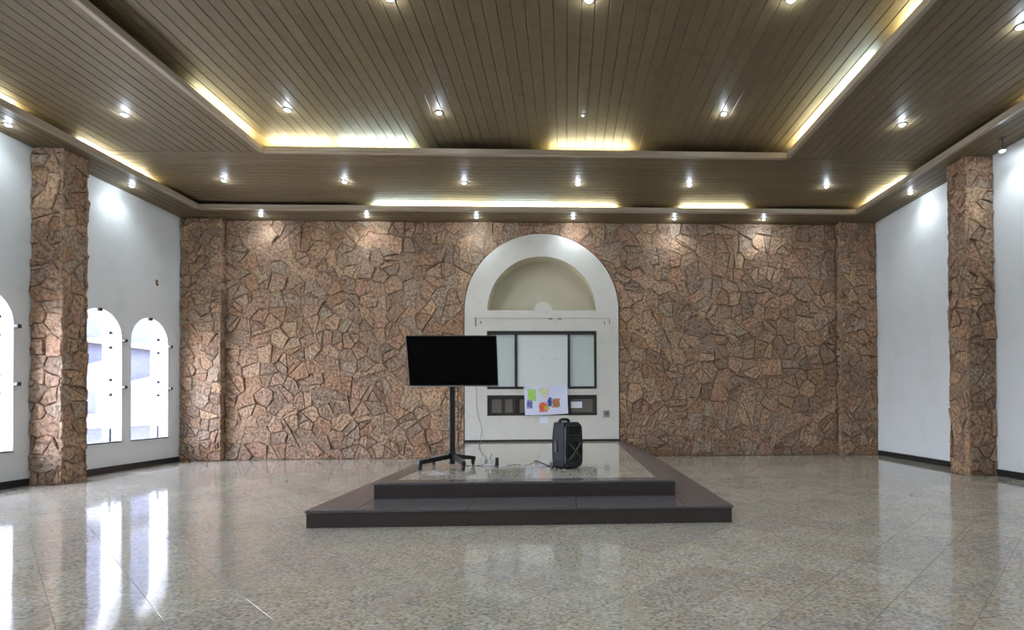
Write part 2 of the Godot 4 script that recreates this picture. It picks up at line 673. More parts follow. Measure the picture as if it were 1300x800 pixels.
func cove_tube(a: Vector3, b: Vector3, warm: bool, label: String, power: float):
	var mid := (a + b) / 2.0
	var t := thing("cove_tube_light", label, "tube light", mid, 0.0, "tube lights hidden behind the ceiling rails")
	var d := (b - a).normalized()
	var st := begin()
	tube(st, [a - mid, b - mid], 0.013, 10)
	finish(st, "tube", M.tube_warm if warm else M.tube_cool, t)
	st = begin()
	var x := Transform3D(Basis(d, Vector3.UP, d.cross(Vector3.UP)), Vector3.ZERO)
	box(st, Vector3(-a.distance_to(b) / 2, -0.05, -0.02), Vector3(a.distance_to(b) / 2, -0.02, 0.02), 0.003, x)
	finish(st, "batten", M.white_plastic, t)
	for e in [a, b]:
		st = begin()
		var c: Vector3 = e - mid
		box(st, c - Vector3(0.012, 0.03, 0.012), c + Vector3(0.012, 0.014, 0.012), 0.002)
		finish(st, "lamp_holder", M.white_plastic, t)
	var l := AreaLight3D.new()
	l.name = "tube_glow"
	l.area_size = Vector2(a.distance_to(b), 0.026)
	l.light_color = (M.tube_warm if warm else M.tube_cool).emission
	l.light_energy = power
	l.area_range = 30.0
	l.shadow_enabled = true
	t.add_child(l)
	l.position = Vector3(0, 0.016, 0)
	l.basis = Basis(d, d.cross(Vector3.UP) * -1.0, Vector3.DOWN)

# ---------------------------------------------------------------- the room
func build_floor():
	var fl := structure("floor", "polished beige granite tiles laid on the diagonal")
	add_box("screed", Vector3(XL - 0.35, -0.3, -D - 0.6), Vector3(XR + 0.35, -0.004, ZF + 0.35), M.grout, fl)
	var s := 0.61 / sqrt(2.0)
	var hd := 0.305
	var st := begin()
	var g := 0.0015
	var r := s / 2 - g
	box(st, Vector3(-r, -0.02, -r), Vector3(r, 0, r), 0.0008)
	st.generate_normals()
	var mesh := st.commit()
	var spots := []
	var room := Rect2(XL, -D, XR - XL, ZF + D)
	var corners := PackedVector2Array([room.position, Vector2(room.end.x, room.position.y), room.end, Vector2(room.position.x, room.end.y)])
	for i in range(-40, 60):
		for j in range(-60, 40):
			var a := 0.96 + 0.61 * (i + 0.5)      # x - z
			var b := -1.33 + 0.61 * (j + 0.5)     # x + z
			var c := Vector2((a + b) / 2, (b - a) / 2)
			if not room.grow(0.31).has_point(c): continue
			if c.x > -2.2 and c.x < 1.3 and c.y < -6.0: continue
			spots.append(c)
	spots.sort_custom(func(p, q): return p.distance_squared_to(Vector2(-0.3, -3.6)) + (900.0 if p.y > -2.7 else 0.0) < q.distance_squared_to(Vector2(-0.3, -3.6)) + (900.0 if q.y > -2.7 else 0.0))
	var rest := []
	for k in 4: rest.append(begin())
	var made := 0
	var turn := Basis(Vector3.UP, PI / 4)
	for c in spots:
		var k := rng.randi_range(0, 3)
		var x := Transform3D(turn, Vector3(c.x, 0, c.y))
		var whole := room.grow(-0.31).has_point(c)
		if whole and made < 300:
			var o := put_mesh(mesh, "tile", M.granite[k], fl)
			o.transform = x
			made += 1
		elif whole:
			box(rest[k], Vector3(-r, -0.02, -r), Vector3(r, 0, r), 0.0, x)
		else:
			var q := hd - g * 1.414
			var poly := PackedVector2Array([c + Vector2(q, 0), c + Vector2(0, q), c + Vector2(-q, 0), c + Vector2(0, -q)])
			for part in Geometry2D.intersect_polygons(poly, corners):
				var flip := PackedVector2Array()
				for w in part: flip.append(Vector2(w.x, -w.y))
				prism(rest[k], flip, Vector3.ZERO, Vector3.RIGHT, Vector3.FORWARD, Vector3.UP, -0.02, 0.0)
	var m2: ArrayMesh = null
	for k in 4:
		rest[k].generate_normals()
		rest[k].set_material(M.granite[k])
		m2 = rest[k].commit(m2) if m2 else rest[k].commit()
	var far := MeshInstance3D.new()
	far.mesh = m2
	far.name = "far_tiles"
	fl.add_child(far, true)
	far.set_meta("kind", "stuff")

var left_windows := [-11.26, -10.07, -8.06, -6.87, -4.75, -3.56]
const WHW := 0.485
const WSILL := 0.53
const WSPRING := 2.45

func csg_arch(parent: Node, pos: Vector3, hw: float, y0: float, spring: float, depth: float, turn: float):
	# an arched cutter, its outline in x-y, pushed "depth" along its own -z
	var c := CSGPolygon3D.new()
	c.name = "opening"
	c.polygon = arch_poly(0, hw, y0, spring, 28)
	c.mode = CSGPolygon3D.MODE_DEPTH
	c.depth = depth
	c.operation = CSGShape3D.OPERATION_SUBTRACTION
	parent.add_child(c, true)
	c.position = pos
	c.rotation.y = turn

func csg_wall(called: String, a: Vector3, b: Vector3, m: Material) -> CSGBox3D:
	var c := CSGBox3D.new()
	c.name = called
	c.size = (b - a).abs()
	c.position = (a + b) / 2
	c.material = m
	add_child(c)
	meta(c, "", "", "", "structure")
	return c

func build_walls():
	var w := csg_wall("wall_left", Vector3(XL - 0.35, -0.3, -D - 0.6), Vector3(XL, 6.3, ZF + 0.35), M.white_wall)
	w.set_meta("label", "white plastered wall with arched windows")
	for z in left_windows: csg_arch(w, Vector3(-1.0, -w.position.y, z - w.position.z), WHW, WSILL, WSPRING, 2.0, -PI / 2)
	w = csg_wall("wall_right", Vector3(XR, -0.3, -D - 0.6), Vector3(XR + 0.35, 6.3, ZF + 0.35), M.white_wall)
	w.set_meta("label", "plain white plastered wall")
	w = csg_wall("wall_front", Vector3(XL, -0.3, ZF), Vector3(XR, 6.3, ZF + 0.35), M.white_wall)
	w.set_meta("label", "plain white wall behind the camera")
	# the stone wall: core with the niche and the window recesses cut in, stones set on it
	var back := structure("wall_back", "rustic wall of irregular brown stones")
	var core := CSGBox3D.new()
	core.name = "core"
	core.size = Vector3(XR - XL, 6.6, 0.9)
	core.position = Vector3((XL + XR) / 2, 3.0, -D - 0.45)
	core.material = M.mortar
	back.add_child(core)
	var cut := CSGBox3D.new()
	cut.name = "opening"
	cut.size = Vector3(2 * PHW, SPRING - PLAT + 0.002, 0.7)
	cut.operation = CSGShape3D.OPERATION_SUBTRACTION
	core.add_child(cut)
	cut.position = Vector3(PCX, (SPRING + PLAT) / 2, -D - 0.3) - core.position
	csg_arch(core, Vector3(PCX, 0, -D + 0.05) - core.position, PHW, SPRING - 0.2, SPRING, 0.7, 0.0)
	var hole := PackedVector2Array()
	for q in arch_poly(PCX, PHW + 0.012, PLAT - 1.0, SPRING, 40): hole.append(Vector2(q.x - PILL, q.y))
	rng.seed = 7
	stone_facing(back, Vector3(PILL, 0, -D), Vector3.RIGHT, Vector3.UP, Vector3.BACK, PILR - PILL, HA, 0.315, 0.6, hole, 300)
	# baseboards
	var bl := structure("baseboard_left")
	add_box("baseboard_run", Vector3(XL, 0, -D + PP), Vector3(XL + 0.02, 0.11, -9.25), M.baseboard, bl, 0.003)
	add_box("baseboard_run", Vector3(XL, 0, -8.78), Vector3(XL + 0.02, 0.11, ZF), M.baseboard, bl, 0.003)
	var br := structure("baseboard_right")
	add_box("baseboard_run", Vector3(XR - 0.02, 0, -D + PP), Vector3(XR, 0.11, -9.14), M.baseboard, br, 0.003)
	add_box("baseboard_run", Vector3(XR - 0.02, 0, -8.67), Vector3(XR, 0.11, ZF), M.baseboard, br, 0.003)

func column(called: String, label: String, category: String, lo: Vector3, hi: Vector3, faces: Array, sd: int):
	# lo..hi is the outside of the stone; the core lies 5 cm inside on the free faces
	rng.seed = sd
	var base := Vector3((lo.x + hi.x) / 2, 0, (lo.z + hi.z) / 2)
	var t := thing(called, label, category, base)
	var a := lo - base
	var b := hi - base
	var k := 0.045
	var ca := a
	var cb := b
	if "left" in faces: ca.x += k
	if "right" in faces: cb.x -= k
	if "front" in faces: cb.z -= k
	if "back" in faces: ca.z += k
	add_box("core", ca, cb, M.mortar, t)
	var h := b.y - a.y
	var none := PackedVector2Array()
	if "front" in faces: stone_facing(t, Vector3(a.x, 0, cb.z), Vector3.RIGHT, Vector3.UP, Vector3.BACK, b.x - a.x, h, 0.25, 0.55, none, 300)
	if "right" in faces: stone_facing(t, Vector3(cb.x, 0, b.z), Vector3.FORWARD, Vector3.UP, Vector3.RIGHT, b.z - a.z, h, 0.25, 0.55, none, 300)
	if "left" in faces: stone_facing(t, Vector3(ca.x, 0, a.z), Vector3.BACK, Vector3.UP, Vector3.LEFT, b.z - a.z, h, 0.25, 0.55, none, 300)
	if "back" in faces: stone_facing(t, Vector3(b.x, 0, ca.z), Vector3.LEFT, Vector3.UP, Vector3.FORWARD, b.x - a.x, h, 0.25, 0.55, none, 300)

func build_columns():
	column("stone_column", "brown stone-clad column standing between the white window bays at left", "column", Vector3(XL, 0, -9.248), Vector3(-7.744, HA, -8.783), ["front", "right", "back"], 101)
	column("stone_column", "brown stone-clad column standing against the plain white right wall", "column", Vector3(6.533, 0, -9.137), Vector3(XR, HA, -8.672), ["front", "left", "back"], 102)
	column("stone_pilaster", "stone-clad pilaster in the corner beside the arched windows", "pilaster", Vector3(XL, 0, -D), Vector3(PILL, HA, -D + PP), ["front", "right"], 103)
	column("stone_pilaster", "stone-clad pilaster in the corner by the plain white right wall", "pilaster", Vector3(PILR, 0, -D), Vector3(XR, HA, -D + PP), ["front", "left"], 104)

func build_ceiling():
	rng.seed = 55
	var ce := structure("ceiling", "stepped brown board ceiling in three levels")
	var E := 0.45
	add_box("roof_slab", Vector3(XL, 5.95, -D), Vector3(XR, 6.3, ZF), M.plenum, ce)
	# lowest ring
	board_run(ce, false, HA, XL, AL - 0.02, AB, ZF, 0.15)
	board_run(ce, false, HA, AR + 0.02, XR, AB, ZF, 0.15)
	board_run(ce, true, HA, -D, AB - 0.02, XL, -2.4, 0.15)
	board_run(ce, true, HA, -D, AB - 0.02, -2.4, 2.6, 0.15)
	board_run(ce, true, HA, -D, AB - 0.02, 2.6, XR, 0.15)
	# middle ring
	board_run(ce, false, HB, AL - E, BL - 0.02, BB, ZF, 0.15)
	board_run(ce, false, HB, BR + 0.02, AR + E, BB, ZF, 0.15)
	board_run(ce, true, HB, AB - E, BB - 0.02, AL - E, -3.24, 0.15)
	board_run(ce, true, HB, AB - E, BB - 0.02, -3.24, 1.865, 0.15)
	board_run(ce, true, HB, AB - E, BB - 0.02, 1.865, AR + E, 0.15)
	# centre
	board_run(ce, false, HC, BL - E, BR + E, BB - E, ZF, 0.157)
	# panels that carry the boards, and the closed backs of the coves
	var th := 0.016
	add_box("carrier_panel", Vector3(XL, HA + th, AB - 0.02), Vector3(AL - 0.02, HA + th + 0.02, ZF), M.plenum, ce)
	add_box("carrier_panel", Vector3(AR + 0.02, HA + th, AB - 0.02), Vector3(XR, HA + th + 0.02, ZF), M.plenum, ce)
	add_box("carrier_panel", Vector3(XL, HA + th, -D), Vector3(XR, HA + th + 0.02, AB - 0.02), M.plenum, ce)
	add_box("carrier_panel", Vector3(AL - E, HB + th, BB - 0.02), Vector3(BL - 0.02, HB + th + 0.02, ZF), M.plenum, ce)
	add_box("carrier_panel", Vector3(BR + 0.02, HB + th, BB - 0.02), Vector3(AR + E, HB + th + 0.02, ZF), M.plenum, ce)
	add_box("carrier_panel", Vector3(AL - E, HB + th, AB - E), Vector3(AR + E, HB + th + 0.02, BB - 0.02), M.plenum, ce)
	add_box("carrier_panel", Vector3(BL - E, HC + th, BB - E), Vector3(BR + E, HC + th + 0.02, ZF), M.plenum, ce)
	for q in [[AL - E, AR + E, AB - E, HA + 0.03, HB + 0.03], [BL - E, BR + E, BB - E, HB + 0.03, HC + 0.03]]:
		add_box("cove_back", Vector3(q[0] - 0.02, q[3], q[2]), Vector3(q[0], q[4], ZF), M.plenum, ce)
		add_box("cove_back", Vector3(q[1], q[3], q[2]), Vector3(q[1] + 0.02, q[4], ZF), M.plenum, ce)
		add_box("cove_back", Vector3(q[0] - 0.02, q[3], q[2] - 0.02), Vector3(q[1] + 0.02, q[4], q[2]), M.plenum, ce)
	# rails along the edges
	lip("trim_1", Vector3(AL, HA - 0.004, AB), Vector3(AL, HA - 0.004, ZF), Vector3.RIGHT, 0.105)
	lip("trim_2", Vector3(AR, HA - 0.004, AB), Vector3(AR, HA - 0.004, ZF), Vector3.LEFT, 0.105)
	lip("trim_3", Vector3(AL, HA - 0.004, AB), Vector3(AR, HA - 0.004, AB), Vector3.BACK, 0.105)
	lip("trim_4", Vector3(BL, HB - 0.004, BB), Vector3(BL, HB - 0.004, ZF), Vector3.RIGHT, 0.105)
	lip("trim_5", Vector3(BR, HB - 0.004, BB), Vector3(BR, HB - 0.004, ZF), Vector3.LEFT, 0.105)
	lip("trim_6", Vector3(BL, HB - 0.004, BB), Vector3(BR, HB - 0.004, BB), Vector3.BACK, 0.105)

func build_windows():
	var n := 0
	for z in left_windows:
		n += 1
		var o := structure("window_%d" % n, "arched frameless window in the white left wall")
		var gx := XL - 0.17
		var u := Vector3.BACK
		if n > 4:
			var st := begin()
			prism(st, arch_poly(0, WHW, WSILL, WSPRING, 20), Vector3(gx, 0, z), Vector3.FORWARD, Vector3.UP, Vector3.RIGHT, 0.0, 0.01)
			finish(st, "glass_pane", M.glass, o)
			continue
		var cuts := [WSILL + 0.03, 1.55, WSPRING - 0.03]
		for k in 3:
			var st := begin()
			var poly: PackedVector2Array
			if k < 2: poly = PackedVector2Array([Vector2(-WHW + 0.004, cuts[k]), Vector2(WHW - 0.004, cuts[k]), Vector2(WHW - 0.004, cuts[k + 1] - 0.008), Vector2(-WHW + 0.004, cuts[k + 1] - 0.008)])
			else: poly = arch_poly(0, WHW - 0.004, cuts[2], WSPRING, 24)
			prism(st, poly, Vector3(gx, 0, z), Vector3.FORWARD, Vector3.UP, Vector3.RIGHT, 0.0, 0.01)
			finish(st, "glass_pane", M.glass, o)
		# glass shelves across the joints, with their wall clamps
		for y in [1.55, WSPRING - 0.03]:
			add_box("glass_fin", Vector3(gx + 0.012, y - 0.012, z - WHW + 0.002), Vector3(XL + 0.05, y + 0.006, z + WHW - 0.002), M.glass_fin, o, 0.002)
			add_box("clamp", Vector3(XL, y - 0.03, z - WHW - 0.07), Vector3(XL + 0.06, y + 0.03, z - WHW - 0.005), M.clamp, o, 0.008)
			for d in [-0.14, 0.13]:
				for side in [-1.0]:
					var st := begin()
					lathe(st, [Vector2(0, 0.05), Vector2(0.03, 0.045), Vector2(0.034, 0.03), Vector2(0.034, 0.012), Vector2(0.0, 0.01)].map(func(q): return q), Transform3D(Basis(Vector3(0, 1, 0), Vector3(1, 0, 0), Vector3(0, 0, -1)), Vector3(gx, y + d, z + side * (WHW - 0.075))), 12)
					finish(st, "clamp", M.clamp, o)
		add_box("foot_bracket", Vector3(gx - 0.01, WSILL + 0.005, z - WHW + 0.05), Vector3(gx + 0.03, WSILL + 0.26, z - WHW + 0.085), M.clamp, o, 0.004)
		add_box("clamp", Vector3(XL - 0.03, WSPRING + WHW - 0.05, z - 0.03), Vector3(XL + 0.03, WSPRING + WHW + 0.01, z + 0.03), M.clamp, o, 0.008)
		add_box("window_sill", Vector3(XL - 0.3, WSILL + 0.001, z - WHW + 0.002), Vector3(XL + 0.015, WSILL + 0.02, z + WHW - 0.002), M.baseboard, o, 0.003)

# ---------------------------------------------------------------- platform and panel
func build_platform():
	var t := thing("stepped_platform", "low two-step platform of dark granite with a beige granite top", "platform", Vector3(-0.44, 0, -9.0))
	var z0 := -D + 0.062 + 9.0
	var F := 0.03
	# two steps: riser slabs under overhanging treads
	var lv := [[-2.597 + 0.44, 1.713 + 0.44, -5.587 + 9.0, 0.0], [-2.144 + 0.44, 1.256 + 0.44, -6.21 + 9.0, STEP]]
	for k in 2:
		var l: Array = lv[k]
		add_box("riser", Vector3(l[0] + 0.012, l[3], z0), Vector3(l[1] - 0.012, l[3] + STEP - F, l[2] - 0.012), M.dark_granite, t)
		if k == 0:
			# tread ring
			for s in [[l[0], -5.0, lv[1][0] + 0.03, l[2]], [lv[1][1] - 0.03, -5.0, l[1], l[2]]]:
				add_box("tread", Vector3(s[0], STEP - F, z0), Vector3(s[2], STEP, s[3]), M.lit_tread_granite, t, 0.005)
			var xs := [lv[1][0] + 0.031, -0.55, 0.55, lv[1][1] - 0.031]
			for i in 3: add_box("tread", Vector3(xs[i] + 0.001, STEP - F, lv[1][2] - 0.06), Vector3(xs[i + 1] - 0.001, STEP, l[2]), M.lit_tread_granite, t, 0.005)
		else:
			var bw := 0.2
			add_box("tread", Vector3(l[0], PLAT - F, z0), Vector3(l[0] + bw, PLAT, l[2]), M.lit_tread_granite, t, 0.005)
			add_box("tread", Vector3(l[1] - bw, PLAT - F, z0), Vector3(l[1], PLAT, l[2]), M.lit_tread_granite, t, 0.005)
			var xs := [l[0] + bw, -0.6, 0.5, l[1] - bw]
			for i in 3: add_box("tread", Vector3(xs[i] + 0.001, PLAT - F, l[2] - 0.24), Vector3(xs[i + 1] - 0.001, PLAT, l[2]), M.lit_tread_granite, t, 0.005)
			# beige top
			var nx := 4
			var nz := 7
			var x0: float = l[0] + bw + 0.002
			var w: float = (l[1] - l[0] - 2 * bw - 0.004) / nx
			var zz: float = l[2] - 0.242
			var d: float = (zz - z0) / nz
			for i in nx:
				for j in nz:
					add_box("tile", Vector3(x0 + i * w + 0.0008, PLAT - F, z0 + j * d + 0.0008), Vector3(x0 + (i + 1) * w - 0.0008, PLAT, z0 + (j + 1) * d - 0.0008), M.granite[(i + j) % 2], t, 0.0006)

func rect_poly(x0, y0, x1, y1) -> PackedVector2Array:
	return PackedVector2Array([Vector2(x0, y0), Vector2(x1, y0), Vector2(x1, y1), Vector2(x0, y1)])

func csg_cut(parent: Node, a: Vector3, b: Vector3):
	var c := CSGBox3D.new()
	c.name = "opening"
	c.size = (b - a).abs()
	c.operation = CSGShape3D.OPERATION_SUBTRACTION
	parent.add_child(c, true)
	c.position = (a + b) / 2

func build_panel():
	var zp := -D + 0.06
	var t := thing("arched_panel", "tall white arched panel with a half-round niche set in the stone wall", "arched panel", Vector3(PCX, PLAT, zp))
	var y := PLAT
	var p := CSGPolygon3D.new()
	p.name = "panel_face"
	p.polygon = arch_poly(0, PHW, 0.0, SPRING - y, 64)
	p.mode = CSGPolygon3D.MODE_DEPTH
	p.depth = 0.62
	p.material = M.panel_white
	t.add_child(p)
	# half-round niche
	var c := CSGPolygon3D.new()
	c.name = "opening"
	var hp := PackedVector2Array()
	for i in 49: hp.append(Vector2(1.2 * cos(PI * i / 48), 1.2 * sin(PI * i / 48)))
	c.polygon = hp
	c.mode = CSGPolygon3D.MODE_DEPTH
	c.depth = 0.6
	c.operation = CSGShape3D.OPERATION_SUBTRACTION
	c.material = M.lunette
	p.add_child(c, true)
	c.position = Vector3(0, 3.26 - y, 0.1)
	csg_cut(p, Vector3(-1.21, 1.515 - y, -0.07), Vector3(1.21, 2.80 - y, 0.1))
	csg_cut(p, Vector3(-1.21, 0.93 - y, -0.07), Vector3(1.21, 1.38 - y, 0.1))
	# half-round boss at the foot of the niche
	var st := begin()
	var bp := PackedVector2Array()
	for i in 25: bp.append(Vector2(0.03 + 0.2 * cos(PI * i / 24), 0.2 * sin(PI * i / 24)))
	prism(st, bp, Vector3(0, 3.26 - y, -0.1), Vector3.RIGHT, Vector3.UP, Vector3.BACK, 0.0, 0.07)
	finish(st, "half_round_boss", M.panel_white, t)
	# window with its dark frame
	var f := Node3D.new()
	f.name = "window_frame"
	t.add_child(f)
	var fw := 0.055
	var y0 := 1.515 - y
	var y1 := 2.80 - y
	add_box("rail", Vector3(-1.21, y1 - 0.075, -0.07), Vector3(1.21, y1, 0.012), M.bronze, f, 0.004)
	add_box("rail", Vector3(-1.21, y0, -0.07), Vector3(-0.41, y0 + fw, 0.012), M.bronze, f, 0.004)
	add_box("rail", Vector3(0.575, y0, -0.07), Vector3(1.21, y0 + fw, 0.012), M.bronze, f, 0.004)
	for x in [-1.21, -0.605, 0.565, 1.21 - fw]:
		add_box("stile", Vector3(x, y0 + fw, -0.07), Vector3(x + fw, y1 - 0.075, 0.01), M.bronze, f, 0.004)
	add_box("frosted_pane", Vector3(-1.155, y0 + fw, -0.05), Vector3(-0.605, y1 - 0.075, -0.035), M.frosted, f)
	add_box("frosted_pane", Vector3(0.62, y0 + fw, -0.05), Vector3(1.155, y1 - 0.075, -0.035), M.frosted, f)
	var pane := add_box("white_board", Vector3(-0.55, y0, -0.05), Vector3(0.565, y1 - 0.075, -0.02), M.whiteboard, f)
	pane.set_meta("label", "whitish middle board with faint smudges")
	for k in [[-0.25, 0.0, 0.035], [0.035, 0.0, 0.06], [0.32, 0.01, 0.05]]:
		add_box("smudge", Vector3(k[0] - k[2], 2.17 + k[1] - y - 0.02, -0.0205), Vector3(k[0] + k[2], 2.17 + k[1] - y + 0.015, -0.0195), M.smudge, pane)
	# low dark window
	var lw := Node3D.new()
	lw.name = "low_window"
	t.add_child(lw)
	y0 = 0.93 - y
	y1 = 1.38 - y
	add_box("rail", Vector3(-1.21, y1 - 0.07, -0.07), Vector3(1.21, y1, 0.012), M.bronze, lw, 0.004)
	add_box("rail", Vector3(-1.21, y0, -0.07), Vector3(1.21, y0 + 0.05, 0.012), M.bronze, lw, 0.004)
	for x in [-1.21, -0.62, 0.565, 1.21 - fw]:
		add_box("stile", Vector3(x, y0 + 0.05, -0.07), Vector3(x + fw, y1 - 0.07, 0.01), M.bronze, lw, 0.004)
	add_box("dark_pane", Vector3(-1.155, y0 + 0.05, -0.06), Vector3(1.155, y1 - 0.07, -0.04), M.dark_glass, lw)
	for q in [[-1.12, -0.9], [-0.82, -0.66], [-0.5, -0.2], [0.64, 1.12]]:
		add_box("grey_sheet", Vector3(q[0], y0 + 0.06, -0.0395), Vector3(q[1], y1 - 0.09, -0.034), M.dark_panel, lw)
	# thin picture rail with its brackets
	var r := Node3D.new()
	r.name = "thin_rail"
	t.add_child(r)
	add_box("rod", Vector3(-1.5, 3.08 - y, 0.0), Vector3(1.53, 3.086 - y, 0.006), M.cable_grey, r)
	add_box("bracket", Vector3(-1.475, 2.9 - y, 0.0), Vector3(-1.44, 3.1 - y, 0.012), M.grey_plastic, r, 0.003)
	add_box("bracket", Vector3(-1.36, 2.96 - y, 0.0), Vector3(-1.33, 3.02 - y, 0.012), M.grey_plastic, r, 0.003)
	add_box("bracket", Vector3(1.49, 2.95 - y, 0.0), Vector3(1.515, 3.06 - y, 0.012), M.grey_plastic, r, 0.003)
	add_box("bracket", Vector3(1.38, 2.94 - y, 0.0), Vector3(1.4, 3.02 - y, 0.012), M.cable_grey, r, 0.003)
	for x in [0.15, 0.36]: add_box("hook", Vector3(x, 3.055 - y, 0.0), Vector3(x + 0.08, 3.08 - y, 0.01), M.grey_plastic, r, 0.002)
	add_box("skirting", Vector3(-PHW, 0.0, 0.0), Vector3(PHW, 0.045, 0.015), M.bronze, t, 0.003)

func build_papers():
	# map sheet taped over the window sill, slightly bowed
	var z := -D + 0.06 + 0.02
	var t := thing("wall_map", "large white printed sheet with coloured patches taped under the window", "poster", Vector3(-0.44, 0.95, z))
	var st := begin()
	var w := 0.95
	var h := 0.62
	var nx := 12
	var P := func(i: int, top: bool, back: bool):
		var f := float(i) / nx
		var x := -0.47 + w * f + (0.0 if top else 0.02)
		var yy := (h + 0.02 * f) if top else (-0.01 + 0.03 * f - 0.015 * sin(f * PI))
		return Vector3(x, yy, 0.012 * sin(f * PI * 2.0) + 0.012 + (0.0 if not back else -0.001))
	for i in nx:
		for back in [false, true]:
			var q := [P.call(i, false, back), P.call(i + 1, false, back), P.call(i + 1, true, back), P.call(i, true, back)]
			var uv := [Vector2(float(i) / nx, 1), Vector2(float(i + 1) / nx, 1), Vector2(float(i + 1) / nx, 0), Vector2(float(i) / nx, 0)]
			for tr in ([[0, 2, 1], [0, 3, 2]] if not back else [[0, 1, 2], [0, 2, 3]]):
				for k in tr:
					st.set_uv(uv[k])
					st.add_vertex(q[k])
	# the print
	var im := Image.create(256, 166, false, Image.FORMAT_RGB8)
	im.fill(rgb(205, 208, 224))
	var noise := FastNoiseLite.new()
	noise.seed = 5
	noise.frequency = 0.03
	var regions := [
		[Rect2(18, 14, 52, 74), [rgb(140, 190, 60), rgb(150, 205, 80), rgb(170, 200, 140)]],
		[Rect2(84, 6, 58, 46), [rgb(226, 216, 178), rgb(150, 178, 120), rgb(232, 220, 190)]],
		[Rect2(12, 78, 36, 50), [rgb(70, 80, 150), rgb(110, 120, 150), rgb(150, 110, 140)]],
		[Rect2(84, 92, 50, 58), [rgb(214, 78, 48), rgb(226, 120, 60), rgb(208, 90, 70)]],
		[Rect2(112, 112, 34, 26), [rgb(220, 190, 70), rgb(110, 160, 80)]],
		[Rect2(136, 66, 26, 52), [rgb(40, 64, 150), rgb(60, 84, 170)]],
		[Rect2(160, 74, 50, 52), [rgb(200, 84, 60), rgb(90, 150, 90), rgb(190, 130, 60), rgb(170, 60, 80)]],
		[Rect2(108, 52, 34, 26), [rgb(226, 190, 196), rgb(216, 206, 214)]],
		[Rect2(172, 10, 64, 30), [rgb(190, 200, 226), rgb(206, 210, 222)]]]
	for r in regions:
		var rc: Rect2 = r[0]
		for yy in range(int(rc.position.y), int(rc.end.y)):
			for xx in range(int(rc.position.x), int(rc.end.x)):
				var d := Vector2((xx - rc.get_center().x) / (rc.size.x / 2), (yy - rc.get_center().y) / (rc.size.y / 2))
				if maxf(absf(d.x), absf(d.y)) + noise.get_noise_2d(xx * 3.0, yy * 3.0) * 0.9 < 1.02:
					var k := int(absf(noise.get_noise_2d(xx * 1.7 + 90, yy * 1.7)) * 7.0) % (r[1] as Array).size()
					im.set_pixel(xx, yy, r[1][k])
	var m := mat(Color(1, 1, 1), 0.75)
	m.albedo_texture = tex(im)
	finish(st, "sheet", m, t)
	for x in [-0.44, 0.42]: add_box("tape", Vector3(x, h - 0.02, 0.008), Vector3(x + 0.05, h + 0.03, 0.03), M.paper, t)
	var n := thing("paper_note", "small white paper note stuck in the low dark window", "note", Vector3(0.245, 1.09, z - 0.04))
	add_box("sheet", Vector3(-0.125, 0, -0.0125), Vector3(0.125, 0.14, -0.01), M.paper, n)
	n = thing("paper_note", "pale paper note on the white panel behind the loudspeaker", "note", Vector3(-0.48, 0.76, z - 0.02))
	add_box("sheet", Vector3(-0.1, 0, 0.0), Vector3(0.1, 0.14, 0.002), M.paper, n)
	var s := thing("wall_socket", "square grey socket plate low on the white panel", "socket", Vector3(0.91, 0.88, z - 0.02))
	add_box("plate", Vector3(-0.07, 0, 0), Vector3(0.07, 0.15, 0.012), M.grey_plastic, s, 0.004)
	add_box("insert", Vector3(-0.035, 0.035, 0.012), Vector3(0.035, 0.115, 0.016), M.dark_panel, s, 0.002)

